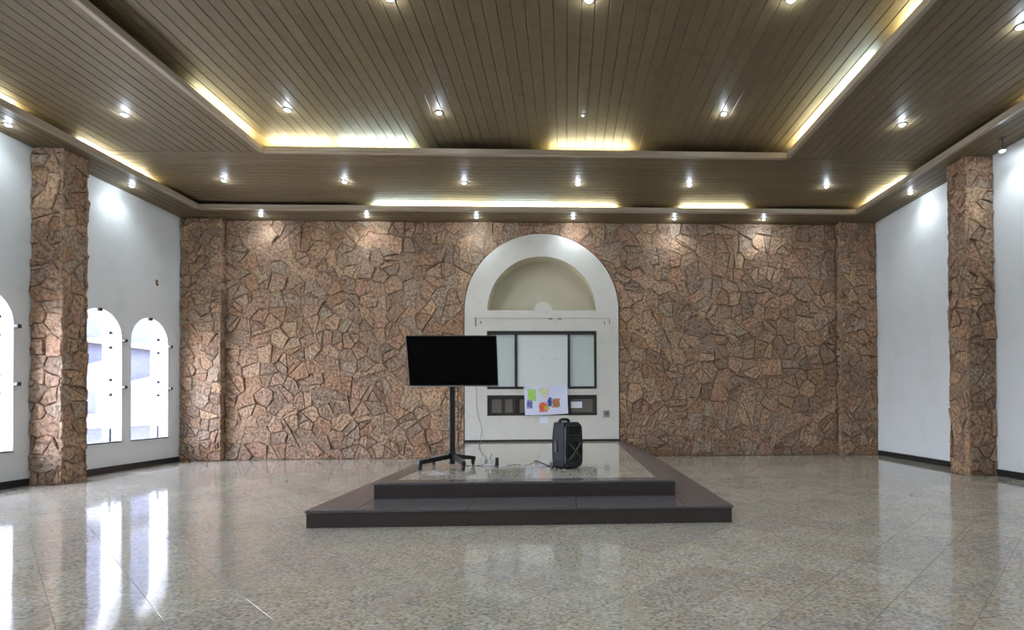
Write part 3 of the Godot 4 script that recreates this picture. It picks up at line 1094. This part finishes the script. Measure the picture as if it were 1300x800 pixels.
# ---------------------------------------------------------------- things on the platform
func build_tv():
	# the stand: hub, pole, four splayed legs on castors
	var hub := Vector3(-1.572, PLAT, -7.72)
	var t := thing("television_stand", "black mobile stand with a single pole and four legs on castors", "stand", hub)
	var st := begin()
	box(st, Vector3(-0.035, 0.03, -0.03), Vector3(0.035, 1.25, 0.03), 0.008)
	finish(st, "pole", M.tv_plastic, t)
	st = begin()
	box(st, Vector3(-0.05, 0.1, -0.05), Vector3(0.05, 0.19, 0.05), 0.01)
	finish(st, "hub", M.tv_plastic, t)
	st = begin()
	box(st, Vector3(-0.2, 1.2, 0.03), Vector3(0.2, 1.56, 0.07), 0.006)
	finish(st, "mount_bracket", M.tv_plastic, t)
	for e in [Vector3(-0.36, 0, 0.42), Vector3(0.26, 0, 0.55), Vector3(0.29, 0, -0.14), Vector3(-0.33, 0, -0.22)]:
		var d: Vector3 = e.normalized()
		var b := Basis(d.cross(Vector3.UP), Vector3.UP, -d)
		st = begin()
		var l: float = e.length()
		var x := Transform3D(b, Vector3.ZERO)
		# a bar that slopes down to its foot
		var pts := []
		for q in [[0.0, 0.175, 0.115, 0.028], [l, 0.125, 0.075, 0.024]]:
			pts.append([x * Vector3(-q[3], q[2], -q[0]), x * Vector3(q[3], q[2], -q[0]), x * Vector3(q[3], q[1], -q[0]), x * Vector3(-q[3], q[1], -q[0])])
		var mid: Vector3 = x * Vector3(0, 0.12, -l / 2)
		face(st, pts[0], mid)
		face(st, pts[1], mid)
		for i in 4:
			var j := (i + 1) % 4
			face(st, [pts[0][i], pts[0][j], pts[1][j], pts[1][i]], mid)
		var leg := finish(st, "leg", M.tv_plastic, t)
		st = begin()
		var wc: Vector3 = e - d * 0.03
		lathe(st, [Vector2(0, -0.018), Vector2(0.03, -0.018), Vector2(0.036, -0.01), Vector2(0.036, 0.01), Vector2(0.03, 0.018), Vector2(0, 0.018)], Transform3D(Basis(Vector3(0, 1, 0), Vector3(1, 0, 0), Vector3(0, 0, -1)), wc + Vector3(0, 0.037, 0)), 14)
		box(st, wc + Vector3(-0.026, 0.04, -0.012), wc + Vector3(0.026, 0.078, 0.012), 0.003)
		finish(st, "castor", M.black, leg)
	# the screen, tipped forward
	var tv := thing("television", "large black flat-screen television tipped forward on its stand", "television", Vector3(-1.532, 1.80, -7.55))
	tv.rotation = Vector3(deg_to_rad(15.5), 0, 0)
	var w := 0.606
	var h := 0.352
	add_box("body", Vector3(-w + 0.03, -h + 0.05, -0.06), Vector3(w - 0.03, h - 0.1, -0.018), M.tv_plastic, tv, 0.012)
	add_box("bezel", Vector3(-w, -h, -0.02), Vector3(w, h, 0.0), M.tv_plastic, tv, 0.004)
	add_box("screen", Vector3(-w + 0.012, -h + 0.022, -0.001), Vector3(w - 0.012, h - 0.012, 0.0015), M.screen, tv)
	add_box("bottom_strip", Vector3(-w + 0.002, -h - 0.003, -0.016), Vector3(w - 0.002, -h + 0.008, 0.003), M.silver, tv, 0.002)

func build_speaker():
	var t := thing("loudspeaker", "black portable loudspeaker standing upright on the platform", "loudspeaker", Vector3(0.0, PLAT, -7.42), deg_to_rad(44))
	# plan: front wide, back narrow; outline of the side bulges
	var W := 0.168
	var Dp := 0.155
	var H := 0.615
	var st := begin()
	# body by stacked plan rings
	var ring := func(yy: float, k: float):
		var r := []
		for q in [[W, Dp - 0.02], [W - 0.02, Dp], [-W + 0.02, Dp], [-W, Dp - 0.02], [-W * 0.9, -Dp * 0.5], [-W * 0.62, -Dp], [W * 0.62, -Dp], [W * 0.9, -Dp * 0.5]]:
			r.append(Vector3(q[0] * k, yy, q[1] * k))
		return r
	var ys := [[0.012, 0.8], [0.04, 0.93], [0.12, 0.99], [0.3, 1.0], [0.46, 0.96], [0.56, 0.9], [0.6, 0.86], [H, 0.78]]
	for i in ys.size() - 1:
		var a: Array = ring.call(ys[i][0], ys[i][1])
		var b: Array = ring.call(ys[i + 1][0], ys[i + 1][1])
		var mid := Vector3(0, (ys[i][0] + ys[i + 1][0]) / 2, 0)
		for k in a.size():
			var k2 := (k + 1) % a.size()
			face(st, [a[k], a[k2], b[k2], b[k]], mid)
		if i == 0: face(st, a, mid)
		if i == ys.size() - 2: face(st, b, mid)
	finish(st, "cabinet", M.speaker, t)
	st = begin()
	var fp := PackedVector2Array([Vector2(-0.13, 0.03), Vector2(0.13, 0.03), Vector2(0.158, 0.09), Vector2(0.16, 0.35), Vector2(0.148, 0.545), Vector2(0.118, 0.592), Vector2(-0.118, 0.592), Vector2(-0.148, 0.545), Vector2(-0.16, 0.35), Vector2(-0.158, 0.09)])
	prism(st, fp, Vector3.ZERO, Vector3.RIGHT, Vector3.UP, Vector3.BACK, Dp - 0.03, Dp + 0.008)
	finish(st, "front_baffle", M.speaker_front, t)
	# horn mouth
	st = begin()
	var z1 := Dp + 0.0085
	prism(st, PackedVector2Array([Vector2(-0.095, 0.45), Vector2(0.095, 0.45), Vector2(0.105, 0.56), Vector2(-0.105, 0.56)]), Vector3.ZERO, Vector3.RIGHT, Vector3.UP, Vector3.BACK, Dp - 0.02, z1)
	finish(st, "horn", M.cone, t)
	st = begin()
	for s in [-1, 1]:
		box(st, Vector3(s * 0.108 - 0.008, 0.44, Dp), Vector3(s * 0.108 + 0.008, 0.57, Dp + 0.02), 0.004)
	box(st, Vector3(-0.116, 0.56, Dp), Vector3(0.116, 0.575, Dp + 0.02), 0.004)
	box(st, Vector3(-0.116, 0.432, Dp), Vector3(0.116, 0.448, Dp + 0.02), 0.004)
	finish(st, "horn_frame", M.speaker_front, t)
	# woofer: ring, cone, guard bars
	st = begin()
	var wx := Transform3D(Basis(Vector3(1, 0, 0), Vector3(0, 0, 1), Vector3(0, -1, 0)), Vector3(0, 0.235, Dp + 0.008))
	lathe(st, [Vector2(0.0, 0.001), Vector2(0.04, 0.004), Vector2(0.05, -0.004), Vector2(0.118, 0.004), Vector2(0.125, 0.012), Vector2(0.137, 0.012), Vector2(0.142, 0.0)].map(func(q): return Vector2(q.x, q.y)), wx, 28)
	finish(st, "woofer", M.cone, t)
	for a in [45.0, 135.0]:
		st = begin()
		var d := Vector3(cos(deg_to_rad(a)), sin(deg_to_rad(a)), 0)
		var c := Vector3(0, 0.235, Dp + 0.03)
		tube(st, [c - d * 0.145 - Vector3(0, 0, 0.015), c - d * 0.1, c + d * 0.1, c + d * 0.145 - Vector3(0, 0, 0.015)], 0.012, 8)
		finish(st, "guard_bar", M.bar_metal, t)
	# handles and feet
	st = begin()
	tube(st, smooth_path([Vector3(-0.11, H - 0.03, 0.0), Vector3(-0.1, H + 0.025, 0.0), Vector3(-0.03, H + 0.04, 0.0), Vector3(0.04, H + 0.03, 0.0), Vector3(0.06, H - 0.01, 0.0)], 4), 0.021, 8)
	finish(st, "carry_handle", M.black, t)
	st = begin()
	box(st, Vector3(-W - 0.003, 0.22, -0.05), Vector3(-W + 0.02, 0.37, 0.01), 0.006)
	finish(st, "side_handle", M.speaker_front, t)
	for s in [[-0.11, 0.1], [0.11, 0.1], [-0.08, -0.1], [0.08, -0.1]]:
		st = begin()
		box(st, Vector3(s[0] - 0.02, 0, s[1] - 0.02), Vector3(s[0] + 0.02, 0.03, s[1] + 0.02), 0.004)
		finish(st, "foot", M.grey_plastic if s[1] > 0 else M.black, t)
	for s in [-1, 1]:
		st = begin()
		lathe(st, [Vector2(0, -0.02), Vector2(0.035, -0.02), Vector2(0.04, 0.0), Vector2(0.035, 0.02), Vector2(0, 0.02)], Transform3D(Basis(Vector3(0, 1, 0), Vector3(1, 0, 0), Vector3(0, 0, -1)), Vector3(s * 0.1, 0.041, -Dp + 0.005)), 14)
		finish(st, "wheel", M.black, t)

func cable(called: String, label: String, pts: Array, r: float, m: Material):
	var base: Vector3 = pts[0]
	var t := thing(called, label, "cable", base)
	var local := []
	for p in pts: local.append(p - base)
	var st := begin()
	tube(st, smooth_path(local, 5), r, 6)
	finish(st, "cord", m, t)

func build_small():
	var y := PLAT
	var t := thing("power_strip", "white power strip with plugs in it beside the television stand", "power strip", Vector3(-1.06, y, -7.69), deg_to_rad(8))
	add_box("body", Vector3(-0.075, 0, -0.03), Vector3(0.075, 0.035, 0.03), M.white_plastic, t, 0.006)
	for x in [-0.05, 0.01, 0.055]:
		add_box("outlet", Vector3(x - 0.02, 0.035, -0.02), Vector3(x + 0.02, 0.037, 0.02), M.grey_plastic, t)
	t = thing("power_plug", "white plug with its lead standing in the power strip", "plug", Vector3(-1.05, y + 0.037, -7.69))
	add_box("plug_body", Vector3(-0.018, 0, -0.016), Vector3(0.018, 0.06, 0.016), M.white_plastic, t, 0.005)
	var st := begin()
	tube(st, smooth_path([Vector3(0, 0.055, 0), Vector3(0.012, 0.1, 0), Vector3(0.02, 0.13, -0.02)], 4), 0.008, 6)
	finish(st, "lead", M.grey_plastic, t)
	t = thing("power_plug", "small grey plug at the left end of the power strip", "plug", Vector3(-1.11, y + 0.037, -7.695))
	add_box("plug_body", Vector3(-0.012, 0, -0.012), Vector3(0.012, 0.05, 0.012), M.grey_plastic, t, 0.004)
	t = thing("power_adapter", "small upright black power adapter beside the white power strip", "adapter", Vector3(-0.952, y, -7.68))
	add_box("case", Vector3(-0.022, 0, -0.03), Vector3(0.022, 0.12, 0.03), M.black, t, 0.006)
	add_box("base_cap", Vector3(-0.025, 0, -0.033), Vector3(0.025, 0.02, 0.033), M.tv_plastic, t, 0.003)
	var zw := -D + 0.085
	cable("hanging_cable", "thin dark cable hanging down the white panel beside the television", [
		Vector3(-1.96, 1.58, zw), Vector3(-1.95, 1.42, zw), Vector3(-1.955, 1.2, zw), Vector3(-1.92, 0.92, zw), Vector3(-1.84, 0.66, zw), Vector3(-1.87, 0.47, zw), Vector3(-1.87, 0.41, zw + 0.02), Vector3(-1.84, y + 0.008, zw + 0.12),
		Vector3(-1.72, y + 0.006, -11.0), Vector3(-1.45, y + 0.006, -9.6), Vector3(-1.24, y + 0.006, -8.7), Vector3(-1.15, y + 0.006, -8.1), Vector3(-1.115, y + 0.02, -7.74)], 0.006, M.cable_grey)
	cable("television_cable", "short grey cable from the television down behind its pole", [Vector3(-1.5, 1.6, -7.72), Vector3(-1.5, 1.2, -7.765), Vector3(-1.505, 0.8, -7.765), Vector3(-1.47, 0.45, -7.78), Vector3(-1.38, y + 0.006, -7.76), Vector3(-1.2, y + 0.006, -7.73), Vector3(-1.14, y + 0.02, -7.7)], 0.005, M.cable_black)
	cable("speaker_cable", "white cable lying in loops on the platform left of the loudspeaker", [
		Vector3(-0.93, y + 0.0075, -7.67), Vector3(-0.8, y + 0.0075, -7.7), Vector3(-0.7, y + 0.0075, -7.9), Vector3(-0.6, y + 0.0075, -7.72), Vector3(-0.52, y + 0.0075, -7.85), Vector3(-0.48, y + 0.0075, -8.15), Vector3(-0.4, y + 0.0075, -8.1), Vector3(-0.45, y + 0.008, -7.75), Vector3(-0.35, y + 0.0075, -7.6), Vector3(-0.25, y + 0.0075, -7.65), Vector3(-0.16, y + 0.02, -7.55)], 0.007, M.cable_white)
	cable("speaker_lead", "dark lead running from the loudspeaker foot over the white cable", [
		Vector3(-0.14, y + 0.03, -7.56), Vector3(-0.22, y + 0.01, -7.58), Vector3(-0.33, y + 0.02, -7.8), Vector3(-0.4, y + 0.03, -7.95), Vector3(-0.45, y + 0.03, -8.02)], 0.009, M.cable_black)
	t = thing("cable_joint", "small white cable connector lying on the platform", "connector", Vector3(-0.86, y, -7.6), 0.4)
	add_box("case", Vector3(-0.05, 0, -0.018), Vector3(0.05, 0.02, 0.018), M.white_plastic, t, 0.004)
	# stray marks on the left wall: old screw and stain
	t = thing("wall_hook", "small rusty hook on the white wall above the windows", "hook", Vector3(XL, 3.62, -11.42))
	add_box("plate", Vector3(0, 0.03, -0.03), Vector3(0.012, 0.12, 0.03), M.rust, t, 0.003)
	add_box("pin", Vector3(0.0, 0.0, -0.012), Vector3(0.04, 0.03, 0.012), M.rust, t, 0.003)

func build_lamps():
	var ord := ["first", "second", "third", "fourth", "fifth", "sixth"]
	var P := 0.88
	var row := [[-4.15, -8.39], [-1.9, -8.41], [0.29, -8.42], [2.45, -8.31]]
	for i in 4: downlight(Vector3(row[i][0], HC, row[i][1]), ["leftmost downlight on the centre ceiling above the bright rail corner", "second downlight from left on the centre ceiling, above the television", "small dim downlight on the centre ceiling above the arched panel", "rightmost downlight of the centre ceiling's full row"][i], P if i != 2 else 0.03, i == 2, 0.06 if i != 2 else 0.035)
	row = [[-1.89, -6.02], [0.28, -5.97], [2.5, -5.9]]
	for i in 3: downlight(Vector3(row[i][0], HC, row[i][1]), "centre ceiling downlight cut by the photo's top edge, %s from left" % ord[i], P, false, 0.06)
	var xs := [-6.34, -4.13, -1.9, 0.26, 2.41, 5.1]
	for i in 6: downlight(Vector3(xs[i], HB, -10.48), "%s downlight from left on the middle ceiling strip facing the camera" % ord[i], P, false, 0.06)
	downlight(Vector3(-6.3, HB, -8.11), "downlight on the left middle ceiling strip", P, false, 0.06)
	downlight(Vector3(5.1, HB, -8.07), "farther downlight on the right middle ceiling strip", P, false, 0.06)
	downlight(Vector3(5.09, HB, -5.89), "nearer downlight on the right middle ceiling strip by the photo's edge", P, false, 0.06)
	xs = [-6.44, -4.23, -1.9, 0.19, 2.4, 4.38]
	for i in 6: downlight(Vector3(xs[i], HA, -11.91), "%s downlight from left along the top of the stone wall" % ord[i], P * 0.65, false, 0.055)
	downlight(Vector3(-7.9, HA, -8.1), "nearer downlight on the lowest strip along the left wall", P * 0.65, false, 0.055)
	downlight(Vector3(-7.9, HA, -10.34), "farther downlight on the lowest strip above the two arched windows", P * 0.65, false, 0.055)
	downlight(Vector3(6.67, HA, -10.32), "downlight on the lowest strip between right pilaster and right column", P * 0.65, false, 0.055)
	# one lamp has dropped out of its hole and hangs on its wire
	var t := thing("hanging_downlight", "loose downlight dangling on its wire beside the right stone column", "ceiling light", Vector3(6.67, HA, -8.09))
	var st := begin()
	lathe(st, [Vector2(0.05, 0.0), Vector2(0.05, -0.004), Vector2(0.0, -0.004)], Transform3D.IDENTITY, 20)
	finish(st, "open_hole", M.black, t)
	st = begin()
	tube(st, smooth_path([Vector3(0, 0.0, 0), Vector3(0.01, -0.08, 0), Vector3(0.0, -0.17, 0)], 4), 0.006, 6)
	finish(st, "wire", M.cable_black, t)
	st = begin()
	lathe(st, [Vector2(0.0, -0.16), Vector2(0.03, -0.165), Vector2(0.05, -0.19), Vector2(0.052, -0.2), Vector2(0.04, -0.2)], Transform3D.IDENTITY, 20)
	finish(st, "lamp_housing", M.silver, t)
	st = begin()
	lathe(st, [Vector2(0.04, -0.196), Vector2(0.036, -0.212), Vector2(0.02, -0.222), Vector2(0.0, -0.225)], Transform3D.IDENTITY, 16)
	finish(st, "bulb", M.bulb, t)
	lamp_lights(t, Vector3(0, -0.21, 0), P * 0.65)
	# the same grid goes on over the camera
	for z in [-3.6, -1.25, 1.1, 3.45]:
		for x in [-4.15, -1.9, 0.29, 2.45]: downlight(Vector3(x, HC, z), "ceiling downlight nearer the camera than the photo's top edge", P, false, 0.06)
		for x in [-6.3, 5.1]: downlight(Vector3(x, HB, z), "ceiling downlight nearer the camera than the photo's top edge", P, false, 0.06)
	# tubes that still burn behind the rails
	var off := 0.17
	var T := 1.6
	var yb := HB + 0.098
	var ya := HA + 0.094
	var zb := BB - 0.05 - off
	var za := AB - 0.05 - off
	for q in [[-5.0, -3.95, true], [-3.85, -2.62, false], [-0.2, 1.15, true]]:
		cove_tube(Vector3(q[0], yb, zb), Vector3(q[1], yb, zb), q[2], "tube light glowing behind the upper rail %s" % {-5.0: "at the left rail corner", -3.85: "above the television's left", -0.2: "above the arched panel"}[q[0]], T)
	cove_tube(Vector3(BL - 0.05 - off, yb, -9.3), Vector3(BL - 0.05 - off, yb, -7.95), true, "tube light glowing behind the upper left rail near its corner", T)
	cove_tube(Vector3(BR + 0.05 + off, yb, -9.3), Vector3(BR + 0.05 + off, yb, -8.15), true, "tube light glowing behind the upper right rail at its corner", T)
	cove_tube(Vector3(BR + 0.05 + off, yb, -8.1), Vector3(BR + 0.05 + off, yb, -6.95), false, "tube light glowing midway behind the upper right rail", T)
	cove_tube(Vector3(BR + 0.05 + off, yb, -6.3), Vector3(BR + 0.05 + off, yb, -5.1), true, "tube light glowing behind the upper right rail at the photo's top", T)
	for q in [[-4.0, -2.72, false], [-2.7, -1.52, true], [-1.5, -0.3, false], [-0.28, 1.1, true], [2.5, 3.9, true]]:
		cove_tube(Vector3(q[0], ya, za), Vector3(q[1], ya, za), q[2], "tube light glowing behind the rail above the stone wall, %s" % {-4.0: "leftmost", -2.7: "second from left", -1.5: "third from left", -0.28: "fourth from left", 2.5: "rightmost"}[q[0]], T * 1.9)
	cove_tube(Vector3(AR + 0.05 + off, ya, -11.5), Vector3(AR + 0.05 + off, ya, -10.15), true, "tube light glowing behind the lower right rail at its corner", T * 1.9)
	cove_tube(Vector3(AR + 0.05 + off, ya, -7.3), Vector3(AR + 0.05 + off, ya, -6.1), true, "tube light glowing behind the lower right rail by the photo's edge", T)
	cove_tube(Vector3(AL - 0.05 - off, ya, -10.45), Vector3(AL - 0.05 - off, ya, -9.0), true, "tube light glowing behind the lower left rail past the stone column", T * 1.9)
	cove_tube(Vector3(AL - 0.05 - off, ya, -7.95), Vector3(AL - 0.05 - off, ya, -6.75), true, "tube light glowing behind the lower left rail by the photo's edge", T * 1.9)

# ---------------------------------------------------------------- outside the windows
func build_outside():
	var g := structure("ground")
	add_box("paving", Vector3(-60, -0.5, -60), Vector3(60, -0.302, 60), M.pavement, g)
	var t := thing("neighbour_house", "pale house with white lean-to fronts seen through the arched windows", "house", Vector3(-15.5, -0.31, -17.0))
	add_box("wall", Vector3(-4, 0, -14), Vector3(0, 3.5, 4.4), M.house_blue, t)
	add_box("eave", Vector3(-4, 3.5, -14.1), Vector3(0.35, 3.64, 4.5), M.house_white, t, 0.01)
	add_box("added_upper_storey", Vector3(-4, 3.64, -14), Vector3(-0.2, 7.4, 4.4), M.house_blue, t)  # storey added to cover the over-bright sky behind the window tops
	add_box("roof", Vector3(-4.2, 7.4, -14.2), Vector3(0.2, 7.55, 4.6), M.house_white, t, 0.02)
	# lean-to fronts with a sloping top
	for k in [[-5.9, -2.2], [-1.9, 1.0], [1.4, 4.3]]:
		var st := begin()
		prism(st, PackedVector2Array([Vector2(-k[1], 0), Vector2(-k[0], 0), Vector2(-k[0], 3.0), Vector2(-k[1], 2.1)]), Vector3(0.0, 0, 0), Vector3.FORWARD, Vector3.UP, Vector3.RIGHT, 0.0, 0.6)
		finish(st, "lean_to", M.house_white, t)
		var m: float = (k[0] + k[1]) / 2
		var wn := add_box("window", Vector3(0.58, 1.25, m - 0.6), Vector3(0.62, 1.95, m + 0.6), M.house_dark, t, 0.01)
		add_box("pane", Vector3(0.61, 1.3, m - 0.55), Vector3(0.625, 1.9, m - 0.03), M.house_blue, wn)
		add_box("pane", Vector3(0.61, 1.3, m + 0.03), Vector3(0.625, 1.9, m + 0.55), M.house_blue, wn)
	t = thing("garden_wall", "low pale blue wall standing outside the arched windows", "wall", Vector3(-13.2, -0.31, -16.0))
	add_box("wall", Vector3(-0.1, 0, -12), Vector3(0.1, 0.85, 8), M.garden_wall, t)
	add_box("coping", Vector3(-0.14, 0.85, -12.05), Vector3(0.14, 0.92, 8.05), M.house_white, t, 0.01)

func _ready():
	# camera
	var cam := Camera3D.new()
	cam.name = "camera"
	cam.projection = Camera3D.PROJECTION_FRUSTUM
	cam.near = 0.1
	cam.far = 200.0
	var f := 698.70
	cam.size = 0.1 * 800.0 / f
	cam.frustum_offset = Vector2(0.1 * (650.0 - 745.18) / f, 0.1 * (500.81 - 400.0) / f)
	cam.position = Vector3(0, 1.26, 0)
	cam.rotation = Vector3(0.0106, -0.0392, -0.0054)
	add_child(cam)
	cam.current = true
	# sky, sun, exposure
	var sky_mat := ProceduralSkyMaterial.new()
	sky_mat.sky_top_color = Color(0.77, 0.82, 0.94)
	sky_mat.sky_horizon_color = Color(0.88, 0.895, 0.95)
	sky_mat.ground_bottom_color = Color(0.6, 0.6, 0.6)
	sky_mat.ground_horizon_color = Color(0.8, 0.82, 0.88)
	sky_mat.sky_energy_multiplier = 3.7
	var sky := Sky.new()
	sky.sky_material = sky_mat
	var env := Environment.new()
	env.background_mode = Environment.BG_SKY
	env.sky = sky
	env.tonemap_mode = Environment.TONE_MAPPER_LINEAR
	env.tonemap_exposure = 1.85
	env.sdfgi_enabled = true
	env.ssao_enabled = true
	env.ssil_enabled = true
	var we := WorldEnvironment.new()
	we.name = "world"
	we.environment = env
	add_child(we)
	var sun := DirectionalLight3D.new()
	sun.name = "sun"
	sun.light_color = Color(1.0, 0.97, 0.92)
	sun.light_energy = 7.4
	sun.light_angular_distance = 0.6
	sun.shadow_enabled = true
	add_child(sun)
	sun.look_at_from_position(Vector3(0.12, 0.8, 0.58) * 50.0, Vector3.ZERO)
	make_materials()
	M.smudge = mat(rgb(193, 197, 193), 0.6)
	M.rust = mat(rgb(122, 82, 62), 0.8)
	build_floor()
	build_walls()
	build_ceiling()
	build_windows()
	build_columns()
	build_outside()
	build_platform()
	build_panel()
	build_tv()
	build_speaker()
	build_lamps()
	build_papers()
	build_small()
